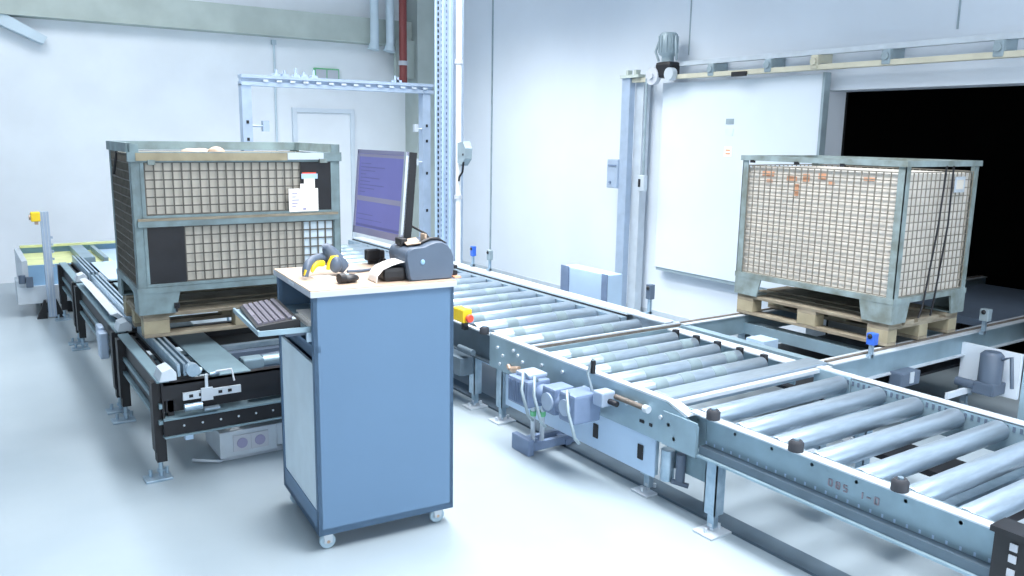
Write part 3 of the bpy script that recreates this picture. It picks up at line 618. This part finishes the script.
# ================================================================ LEFT CHAIN CONVEYORS
def black_leg(x, y, parent, h, s=1):
    q = MB(); q.box(x-.02, x+.03, y-.03, y+.03, .1, h); q.box(x-.028, x-.021, y-.04, y+.04, .16, h)
    o = q.build('leg', M['dark'], parent, True)
    p = MB(); p.box(x-.085, x+.05, y-.05, y+.05, 0, .014, 0, .003); p.tube([(x, y, .014), (x, y, .12)], .012, 10); p.tube([(x, y, .04), (x, y, .055)], .022, 6)
    p.tube([(x-.05, y+.02, .012), (x-.05, y+.02, .05)], .01, 8); p.tube([(x+.035, y+.03, .012), (x+.035, y+.03, .05)], .01, 8)
    p.build('foot_plate', M['steel'], o, True)
def left_module(y0, y1, label, full=True):
    t = thing('chain_conveyor', label, 'conveyor', (1.4, (y0+y1)/2, 0), 0, 'dark chain conveyors along the left')
    # outer side frame: dark uprights and stacked light rails
    q = MB(); q.box(.80, .81, y0, y1, .33, .54, 0); q.box(.78, .84, y0, y1, .54, .55, 1); q.box(.785, .80, y0, y1, .40, .425, 1); q.box(.78, .81, y0, y1, .315, .335, 1)
    q.box(.83, .86, y0+.02, y1-.02, .35, .54)
    q.build('side_rail', [M['dark'], M['plate']], t, True)
    q = MB(); q.box(2.06, 2.07, y0, y1, .33, .55); q.box(2.04, 2.1, y0, y1, .54, .55, 1); q.build('side_rail', [M['dark'], M['plate']], t, True)
    q = MB()
    for i, x in enumerate((.895, .925, .955)): q.box(x, x+.014, y0+.05, y1, .548, .613)
    q.box(.885, .98, y0+.05, y1, .53, .547, 1)
    q.build('chain_guide', [M['steel'], M['dark']], t, True)
    q = MB()
    for i, x in enumerate((1.92, 1.95, 1.98)): q.box(x, x+.014, y0+.05, y1, .548, .613)
    q.box(1.91, 2.0, y0+.05, y1, .53, .547, 1); q.build('chain_guide', [M['steel'], M['dark']], t, True)
    # cover plate
    q = MB(); q.box(1.06, 1.27, y0+.02, y1-.02, .525, .535); q.build('cover_plate', M['plate'], t, True)
    # shiny corner deflector
    q = MB(); q.prism([(.79, .551), (.875, .551), (.875, .59), (.85, .615), (.805, .60)], 'y', y0-.02, y0+.13)
    q.build('deflector', M['railw'], t, True)
    # cross members
    for y in (y0, y1-.08):
        q = MB(); q.box(.81, 2.06, y, y+.012, .44, .53); q.box(.81, 2.06, y, y+.06, .52, .53)
        q.box(.80, 2.07, y-.01, y+.0, .25, .335); q.box(.80, 2.07, y-.02, y+.09, .336, .346, 1); q.box(.80, 2.07, y-.02, y+.05, .24, .249, 1)
        for i in range(12): q.tube([(.9+i*.095, y-.012, .295), (.9+i*.095, y-.009, .295)], .006, 8, 2)
        q.build('crossmember', [M['dark'], M['plate'], M['railw']], t, True)
    for x in (.785, 2.05):
        for y in (y0+.06, y1-.08): black_leg(x, y, t, .54)
    return t
c1 = left_module(4.42, 5.62, 'front dark chain conveyor with socket boxes, in front of the left pallet cage')
c2 = left_module(5.70, 7.70, 'middle dark chain conveyor under the left pallet cage')
c3 = left_module(7.78, 9.0, 'farthest dark chain conveyor, left beyond the pallet cage')
# details of the first module
q = MB(); q.box(.9, 1.2, 4.395, 4.41, .435, .475)
for i in range(5): q.box(.93+i*.05, .95+i*.05, 4.392, 4.395, .447, .463, 1)
q.box(.99, 1.05, 4.385, 4.394, .42, .49); q.box(1.015, 1.03, 4.398, 4.41, .49, .56)
q.build('mounting_rail', [M['railw'], M['dark']], c1, True)
MB().box(1.0, 1.08, 4.37, 4.41, .37, .38).tube([(.9, 4.38, .4), (.99, 4.38, .4)], .02, 10).build('bracket', M['steel'], c1, True)
q = MB(); q.tube([(.93, 4.43, .60), (1.0, 4.43, .57)], .025, 12); q.tube([(.96, 4.40, .59), (.96, 4.45, .59)], .035, 14); q.tube([(1.05, 4.44, .545), (1.1, 4.44, .55)], .012); q.build('sprocket', M['steel'], c1, True)
q = MB(); q.tube([(1.08, 4.43, .56), (1.16, 4.42, .565), (1.17, 4.41, .5)], .006, 6); q.build('wire', M['white'], c1, True)
q = MB(); q.tube([(1.45, 4.38, .395), (1.6, 4.37, .41), (1.8, 4.38, .42), (2.0, 4.38, .425)], .008, 8); q.build('cable', M['white'], c1, True)
q = MB()
for i in range(9): q.tube([(1.46+i*.055, 4.375, .396+i*.003), (1.475+i*.055, 4.373, .397+i*.003)], .0092, 8)
q.build('cable_stripe', M['red'], c1, True)
q = MB(); q.box(.82, 2.05, 4.44, 4.45, .37, .515); q.build('front_panel', M['dark'], c1, True)
q = MB(); q.box(1.28, 1.9, 4.47, 5.0, .42, .43, 1); q.box(1.28, 1.9, 4.9, 4.96, .47, .52, 1); q.box(1.28, 1.9, 5.05, 5.1, .5, .53, 0); q.tube([(1.3, 4.75, .5), (1.9, 4.85, .5)], .028, 14, 1); q.box(1.3, 1.9, 5.2, 5.45, .49, .5, 2)
q.build('lift_frame', [M['steel'], M['grey'], M['dark']], c1, True)
q = MB(); q.tube([(1.42, 4.72, .50), (1.52, 4.72, .50)], .035, 14); q.box(1.3, 1.42, 4.68, 4.78, .47, .53, 0, .01)
q.build('air_cylinder', M['rail'], c1, True)
q = MB()
for i in range(5): q.ball((1.53+i*.03, 4.7+.01*(i % 2), .525+.01*i), .017, .017, .017)
q.build('air_fittings', M['pink'], c1, True)
q = MB(); q.box(.91, .95, 4.44, 4.48, .2, .262); q.build('clip_block', M['skirt'], c1, True)
sx = thing('socket_box', 'white power socket trunking on the floor under the front chain conveyor', 'socket', (1.6, 4.85, 0))
MB().box(1.10, 1.42, 4.50, 4.83, .03, .18, 0, .004).box(1.421, 1.95, 4.50, 4.83, .05, .18, 0, .004).box(1.13, 1.9, 4.54, 4.78, 0, .03).build('trunking', M['railw'], sx, True)
for x in (1.22, 1.32, 1.52):
    q = MB(); q.box(x-.05, x+.05, 4.492, 4.5, .06, .155, 0, .004); so = q.build('socket', M['white'], sx, True)
    MB().tube([(x, 4.488, .107), (x, 4.492, .107)], .03, 14).build('socket_hole', M['ink'], so, True)
tag(MB().tube([(.98, 4.62, .01), (1.0, 4.55, .03), (1.1, 4.52, .012), (1.15, 4.56, .012)], .009, 8).build('power_cable', M['railw']), 'pale cable on the floor leading to the socket trunking', 'cable')
# lateral guide plate beside box
gd = MB().prism([(.80, .60), (.86, .56), (.9, .56), (.84, .61)], 'y', 6.0, 7.6).build('side_guide', M['railw'], c2, True, 'pale slanted guide strip')
for y in (6.2, 7.2): MB().box(.82, .85, y, y+.04, .55, .585).build('bracket', M['steel'], gd, True)
bd = MB(); bd.box(.72, .775, 6.0, 6.12, .30, .48, 0, .01); bd.box(.73, .77, 6.1, 6.25, .38, .5, 0, .01)
bd.build('gear_motor', M['blueal'], c2, True)
bd = MB(); bd.box(1.05, 1.5, 7.85, 8.95, .53, .54); bd.build('cover_sheet', M['skirt'], c3, True)
# cross conveyor with lime belt
lc = thing('belt_conveyor', 'low white and blue cross conveyor with lime green belt by the back wall', 'conveyor', (1.2, 9.7, 0))
q = MB(); q.box(.53, 1.0, 9.26, 9.28, .3, .5); q.box(1.35, 2.7, 9.26, 9.28, .3, .5); q.box(.53, 2.7, 10.3, 10.32, .3, .56); split_build(q, 'side_panel', M['binb'], lc, True)
q = MB(); q.box(.53, 1.3, 9.3, 10.28, .47, .49); q.build('belt', M['belt'], lc, True)
MB().box(1.301, 2.7, 9.3, 10.28, .47, .49).build('belt', M['skirt'], lc, True)
q = MB(); q.box(.48, .53, 9.24, 10.32, .2, .55); q.box(.42, 1.02, 9.2, 9.26, .13, .3); q.box(.42, .5, 9.22, 9.5, .13, .36); q.box(.53, 2.7, 10.28, 10.34, .56, .58, 0); q.build('white_frame', M['railw'], lc, True)
q = MB(); q.box(.53, 2.7, 10.24, 10.28, .555, .579); q.build('belt_edge', M['belt'], lc, True)
q = MB(); q.box(1.0, 1.12, 9.16, 10.2, .5, .56); q.box(1.2, 1.24, 9.16, 10.2, .5, .55); q.box(1.9, 2.0, 9.16, 10.2, .5, .56); split_build(q, 'transfer_rail', M['rail'], lc, True)
q = MB(); q.box(.62, .68, 9.35, 9.41, 0, .2); q.box(.62, .68, 10.1, 10.16, 0, .3); q.box(2.6, 2.66, 9.35, 9.41, 0, .3); q.box(.85, .95, 9.3, 9.4, 0, .2); split_build(q, 'support', M['dark'], lc, True)
q = MB(); q.tube([(.47, 9.19, .34), (.47, 9.19, .42)], .03, 12); q.box(.5, .56, 9.16, 9.2, .3, .4); split_build(q, 'corner_fitting', M['grey'], lc, True)
ep = thing('stop_post', 'aluminium post with yellow emergency stop standing at the far left', 'post', (.68, 9.08, 0))
q = MB(); q.box(.66, .73, 9.04, 9.11, .014, 1.04); q.box(.678, .684, 9.035, 9.04, .02, 1.04, 1); q.box(.706, .712, 9.035, 9.04, .02, 1.04, 1)
q.build('post', [M['blueal'], M['railw']], ep, True)
MB().box(.58, .66, 9.03, 9.11, .95, 1.04, 0, .01).build('stop_box', M['yellow'], ep, True)
MB().tube([(.58, 9.07, .99), (.565, 9.07, .99)], .025, 12).box(.61, .64, 9.05, 9.09, .92, .95).build('button', M['pink'], ep, True)
q = MB(); q.prism([(.56, 0), (.63, .18), (.65, .18), (.65, 0)], 'y', 9.05, 9.1); q.prism([(.80, 0), (.74, .18), (.72, .18), (.72, 0)], 'y', 9.05, 9.1); q.build('foot', M['dark'], ep, True)
q = MB()
for i in range(5): q.box(.735, .75, 9.05, 9.09, .5+i*.07, .52+i*.07)
q.build('cable_clip', M['blueal'], ep, True)

# ================================================================ CART
CA = -.084; CO = (1.195, 3.249, 0); CW, CD, ZT, ZB = .646, .62, 1.185, .085
ct = thing('rolling_cart', 'blue steel computer cart on casters with pull-out keyboard tray', 'cart', CO, CA)
q = MB(); q.box(0.0, CW, 0, .018, ZB, ZT-.028); q.box(CW-.018, CW, 0, CD, ZB, ZT-.028); q.box(0, CW, CD-.018, CD, ZB, ZT-.028); q.box(0, CW, 0, CD, ZB, ZB+.03)
# left side frame: posts, sill, rail under the opening
q.box(0, .018, 0, .03, ZB, ZT-.028); q.box(0, .018, CD-.035, CD, ZB, ZT-.028); q.box(0, .018, 0, CD, ZB, .19); q.box(0, .03, 0, CD, .915, .945); q.box(0, CW-.02, .018, CD-.018, .915, .93)
q.build('body', M['cart'], ct)
MB().box(.004, .016, .032, CD-.037, .192, .86, 0).build('side_door', M['loadb'], ct)
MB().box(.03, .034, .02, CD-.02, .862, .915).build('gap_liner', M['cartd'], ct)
q = MB(); q.box(-.012, CW+.01, -.014, CD+.01, ZT-.03, ZT-.004, 0, .003); q.box(-.010, CW+.008, -.012, CD+.008, ZT-.004, ZT, 1)
q.build('worktop', [M['white'], M['top']], ct)
MB().box(-.014, -.011, .25, .34, ZT-.024, ZT-.01).build('worktop_badge', M['railw'], ct)
q = MB(); q.box(.03, CW-.03, .02, CD-.02, .96, .965); q.box(CW-.1, CW-.09, .02, CD-.02, .95, ZT-.03); q.build('inner_compartment', M['dark'], ct)
ty = MB(); ty.box(-.215, .32, .045, CD-.04, 1.0, 1.012); ty.box(-.215, -.205, .045, CD-.04, 1.012, 1.02); ty.box(-.204, .3, .045, .055, 1.012, 1.022); ty.box(-.1, .3, .06, CD-.06, .985, .999, 1)
tray = ty.build('keyboard_tray', [M['rail'], M['grey']], ct)
MB().box(-.02, .3, .03, .045, .96, 1.0).box(-.02, .3, CD-.04, CD-.025, .96, 1.0).build('tray_runner', M['steel'], tray)
for (x, y, a) in ((.05, .05, .5), (CW-.06, .06, 1.9), (.05, CD-.06, 2.6), (CW-.06, CD-.06, 1.0)):
    cx, cy = x, y
    q = MB(); q.box(x-.03, x+.03, y-.03, y+.03, ZB-.006, ZB); q.tube([(x, y, ZB-.02), (x, y, ZB-.004)], .02, 12)
    dx, dy = math.cos(a), math.sin(a)
    q.prism([(0, 0)]*0 or [(x-.018, .03), (x+.018, .03), (x+.02, ZB-.015), (x-.02, ZB-.015)], 'y', y-.02, y-.014); q.prism([(x-.018, .03), (x+.018, .03), (x+.02, ZB-.015), (x-.02, ZB-.015)], 'y', y+.014, y+.02)
    co = q.build('caster', M['railw'], ct)
    MB().tube([(x, y-.012, .036), (x, y-.009, .036), (x, y+.009, .036), (x, y+.012, .036)], [.031, .036, .036, .031], 20).build('wheel', M['wheel'], co)
    MB().tube([(x, y-.021, .036), (x, y+.021, .036)], .008, 8).build('axle', M['pink'], co)
# keyboard
kc = Vector(CO)
def cl2w(x, y, z):
    return (CO[0]+x*math.cos(CA)-y*math.sin(CA), CO[1]+x*math.sin(CA)+y*math.cos(CA), z)
kb = thing('keyboard', 'black computer keyboard lying on the pull-out tray', 'keyboard', cl2w(-.11, .32, 1.0145), CA-.05)
# local x across (depth .17), y along (length .44), tilted up towards the cart
def kz(x): return .015+(x+.085)*.13
q = MB(); q.prism([(-.09, 0), (-.09, .014), (-.08, .018), (.085, kz(.085)), (.09, kz(.085)-.008), (.09, 0)], 'y', -.235, .235); q.build('case', M['black'], kb)
q = MB()
for i in range(6):
    for j in range(19):
        if i == 0 and 5 < j < 11: continue
        x = -.072+i*.024+(.006 if i == 5 else 0); y = .212-j*.0225
        z = kz(x); q.prism([(x-.009, z), (x-.007, z+.009), (x+.009, z+.012), (x+.011, z+.004)], 'y', y-.0072, y+.0072)
q.prism([(-.081, kz(-.072)), (-.079, kz(-.072)+.008), (-.063, kz(-.072)+.011), (-.061, kz(-.06))], 'y', -.03, .09)
q.build('keys', M['key'], kb)
MB().box(.06, .075, -.22, -.17, kz(.07), kz(.07)+.003).build('status_label', M['loadb'], kb)
# papers inside the compartment
pp = MB(); pp.box(.0, .16, .07, .3, 1.02, 1.035); pp.box(.02, .18, .1, .35, 1.035, 1.042)
o = pp.build('paper_stack', M['paper']); o.location = CO; o.rotation_euler = (0, 0, CA); o.location.z = 0
for v in o.data.vertices: v.co.z += -.007
tag(o, 'white papers lying in the cart compartment beside the keyboard', 'paper')

# printer: profile in local x-z, extruded along local y
pr = thing('label_printer', 'rounded grey label printer on the right rear of the cart', 'printer', cl2w(.458, .03, ZT), CA)
prof = [(-.005, .0), (-.014, .015), (-.02, .05), (-.026, .08), (-.03, .11), (-.02, .135), (0, .148), (.03, .15), (.06, .152), (.09, .165), (.12, .172), (.15, .17), (.175, .155), (.195, .13), (.205, .1), (.207, .05), (.203, .02), (.195, 0)]
q = MB(); q.prism([(x*.0+x, z) for x, z in prof], 'y', .012, .21, 0, True)
def inset(p, d):
    cx = sum(a for a, b in p)/len(p); cz = sum(b for a, b in p)/len(p)
    return [(cx+(a-cx)*(1-d), cz+(b-cz)*(1-d)) for a, b in p]
i1 = inset(prof, .06); n = len(prof)
for (ya, yb) in ((.012, 0.0), (.21, .222)):
    v = [(a, ya, b) for a, b in prof]+[(a, yb, b) for a, b in i1]
    q.add(v, [(i, (i+1) % n, n+(i+1) % n, n+i) for i in range(n)], 0, True); q.add(v, [tuple(range(n, 2*n))], 0)
q.build('case', M['grey'], pr)
MB().ball((.05, -.001, .085), .011, .004, .012).build('logo_button', M['binb'], pr, label='small light blue oval badge')
q = MB(); q.tube([(.0, .06, .15), (.03, .06, .155), (.07, .06, .165), (.11, .06, .18), (.15, .06, .178), (.185, .06, .155)], .008, 8); q.box(-.012, .02, .1, .18, .148, .18, 0, .006)
q.build('top_handle', M['black'], pr)
q = MB(); q.add([(-.005, .05, .155), (.06, .04, .162), (.075, .14, .175), (.01, .15, .166)], [(0, 1, 2, 3)]); q.add([(-.005, .05, .159), (.06, .04, .166), (.075, .14, .179), (.01, .15, .170)], [(0, 1, 2, 3)])
q.box(.09, .1, .07, .12, .165, .2); q.build('loaded_labels', M['top'], pr, label='cream label sheet on the printer top')
MB().box(-.12, -.01, .03, .19, 0, .065, 0, .02).build('label_outlet', M['black'], pr)
q = MB(); pts = [(-.02, .09), (-.05, .088), (-.09, .078), (-.13, .062), (-.155, .035), (-.16, .004)]
q.prism(pts+[(a+.002, b-.004) for a, b in reversed(pts)], 'y', .02, .13, 0, True); q.build('label_strip', M['paper'], pr)
q = MB(); q.box(.212, .235, .03, .2, .01, .03); q.box(.212, .235, .03, .2, .04, .055); q.tube([(.21, .1, .02), (.24, .1, .02)], .012, 8); q.build('rear_plug', M['black'], pr)
MB().box(.208, .24, .0, .1, 0, .008, 0).build('rear_label', M['orange'], pr)
# monitor
mo = thing('monitor', 'flat computer monitor with violet screen turned to the left above the cart', 'monitor', (1.78, 3.78, ZT))
MWd, MH = .515, .43
far = Vector((1.735, 4.06, 1.318)); e = Vector((.045, -1, 0)).normalized(); nb_ = Vector((1, .045, 0)).normalized(); tl = .09
up = (Vector((0, 0, 1))*math.cos(tl)+nb_*math.sin(tl)); nrm = e.cross(up).normalized()
if nrm.x > 0: nrm = -nrm
def mp(a, b, c): return far+e*a+up*b+nrm*c      # c>0 towards the viewer side of the screen
def mbox(q, a0, a1, b0, b1, c0, c1, mi=0):
    v = [mp(a, b, c) for c in (c0, c1) for b in (b0, b1) for a in (a0, a1)]
    q.add(v, [(0, 2, 3, 1), (4, 5, 7, 6), (0, 1, 5, 4), (2, 6, 7, 3), (0, 4, 6, 2), (1, 3, 7, 5)], mi)
q = MB(); mbox(q, 0, MWd, 0, MH, -.045, -.0); mbox(q, .05, MWd-.05, .05, MH-.05, -.075, -.045); q.build('back_case', M['black'], mo, True)
q = MB(); mbox(q, 0, MWd, 0, .035, 0, .012, 0); mbox(q, 0, MWd, MH-.018, MH, 0, .012, 0); mbox(q, 0, .018, 0, MH, 0, .012, 0); mbox(q, MWd-.02, MWd, 0, MH, -.006, .013, 1)
q.build('bezel', [M['ink'], M['railw']], mo, True)
q = MB(); mbox(q, .018, MWd-.02, .035, MH-.018, 0, .006, 0); mbox(q, .018, MWd-.02, .17, .195, .006, .0065, 1); mbox(q, .018, MWd-.02, .04, .052, .006, .0065, 2); mbox(q, .018, MWd-.02, MH-.035, MH-.02, .006, .0065, 1)
for i in range(9): mbox(q, .04, .1+.05*((i*7) % 5), .215+i*.018, .219+i*.018, .006, .0065, 2)
mbox(q, .03, .2, .1, .104, .006, .0065, 2); mbox(q, .03, .3, .075, .078, .006, .0065, 2)
q.build('screen', [M['screen'], M['screenb'], M['screent']], mo, True)
q = MB(); q.box(1.80, 1.84, 3.62, 3.70, ZT+.012, ZT+.28); q.box(1.78, 1.88, 3.56, 3.74, ZT, ZT+.012, 0, .004); q.box(1.77, 1.84, 3.62, 3.70, ZT+.22, ZT+.28)
q.build('stand', M['black'], mo, True)
q = MB(); q.tube([(1.82, 3.62, 1.40), (1.86, 3.5, 1.36), (1.9, 3.47, 1.28), (1.92, 3.5, 1.2)], .006, 8); q.build('cable', M['dark'], mo, True)
ad = thing('power_adapter', 'small black twin block standing on the rear edge of the cart', 'adapter', cl2w(.42, .54, ZT))
MB().box(1.675, 1.75, 3.77, 3.81, ZT+.02, ZT+.075, 0, .008).box(1.69, 1.74, 3.78, 3.8, ZT, ZT+.03).build('block', M['black'], ad, True)
MB().box(1.755, 1.80, 3.83, 3.86, ZT+.01, ZT+.06, 0, .008).box(1.765, 1.79, 3.8, 3.85, ZT, ZT+.02).build('block', M['black'], ad, True)
# barcode scanner
bs = thing('barcode_scanner', 'grey and yellow hand scanner lying on the left of the worktop', 'scanner', (1.42, 3.55, ZT))
q = MB(); A = lambda x, y, z: (1.265+(x-1.335)*1.12, y+.045-(x-1.335)*.25, ZT+z)
q.tube([A(1.335, 3.475, .012), A(1.34, 3.48, .045), A(1.355, 3.5, .066), A(1.385, 3.54, .079), A(1.42, 3.57, .082), A(1.45, 3.59, .078), A(1.47, 3.60, .07)], [.014, .018, .019, .019, .02, .024, .026], 14)
q.build('handle', M['grey'], bs, True)
q = MB(); q.tube([A(1.438, 3.575, .125), A(1.445, 3.575, .13), A(1.465, 3.58, .105), A(1.49, 3.58, .065), A(1.515, 3.575, .033), A(1.525, 3.57, .022)], [.016, .022, .032, .036, .032, .02], 16); q.build('head', M['grey'], bs, True)
MB().ball(A(1.475, 3.545, .052), .03, .03, .04).build('head_side', M['grey'], bs, True)
q = MB(); q.tube([A(1.365, 3.49, .03), A(1.375, 3.5, .05), A(1.40, 3.535, .06), A(1.43, 3.555, .057)], [.006, .012, .014, .014], 12); q.tube([A(1.445, 3.545, .03), A(1.448, 3.54, .06), A(1.46, 3.54, .085), A(1.485, 3.545, .085)], .009, 10); q.build('trigger', M['yellow'], bs, True)
MB().tube([A(1.33, 3.468, .02), A(1.335, 3.466, .045)], .006, 8).build('handle_stripe', M['yellow'], bs, True)
q = MB(); q.tube([A(1.53, 3.57, .012), A(1.6, 3.6, .008), A(1.68, 3.64, .008)], .007, 8); q.build('cord', M['grey'], bs, True)
tag(MB().box(1.31, 1.40, 3.49, 3.58, ZT+.0005, ZT+.002).build('paper_slip', M['paper']), 'white paper slip under the hand scanner', 'paper')
ms = thing('computer_mouse', 'small black mouse at the front edge of the worktop', 'mouse', (1.40, 3.35, ZT))
q = MB(); q.ball((1.40, 3.355, ZT+.019), .05, .032, .02); q.build('body', M['black'], ms, True)
q = MB(); q.tube([(1.35, 3.34, ZT+.024), (1.375, 3.345, ZT+.024)], [.022, .024], 14); q.build('wheel_housing', M['black'], ms, True)
q = MB(); q.ball((1.39, 3.35, ZT+.038), .012, .008, .005); q.ball((1.43, 3.355, ZT+.03), .01, .008, .005); q.build('buttons', M['greyl'], ms, True)
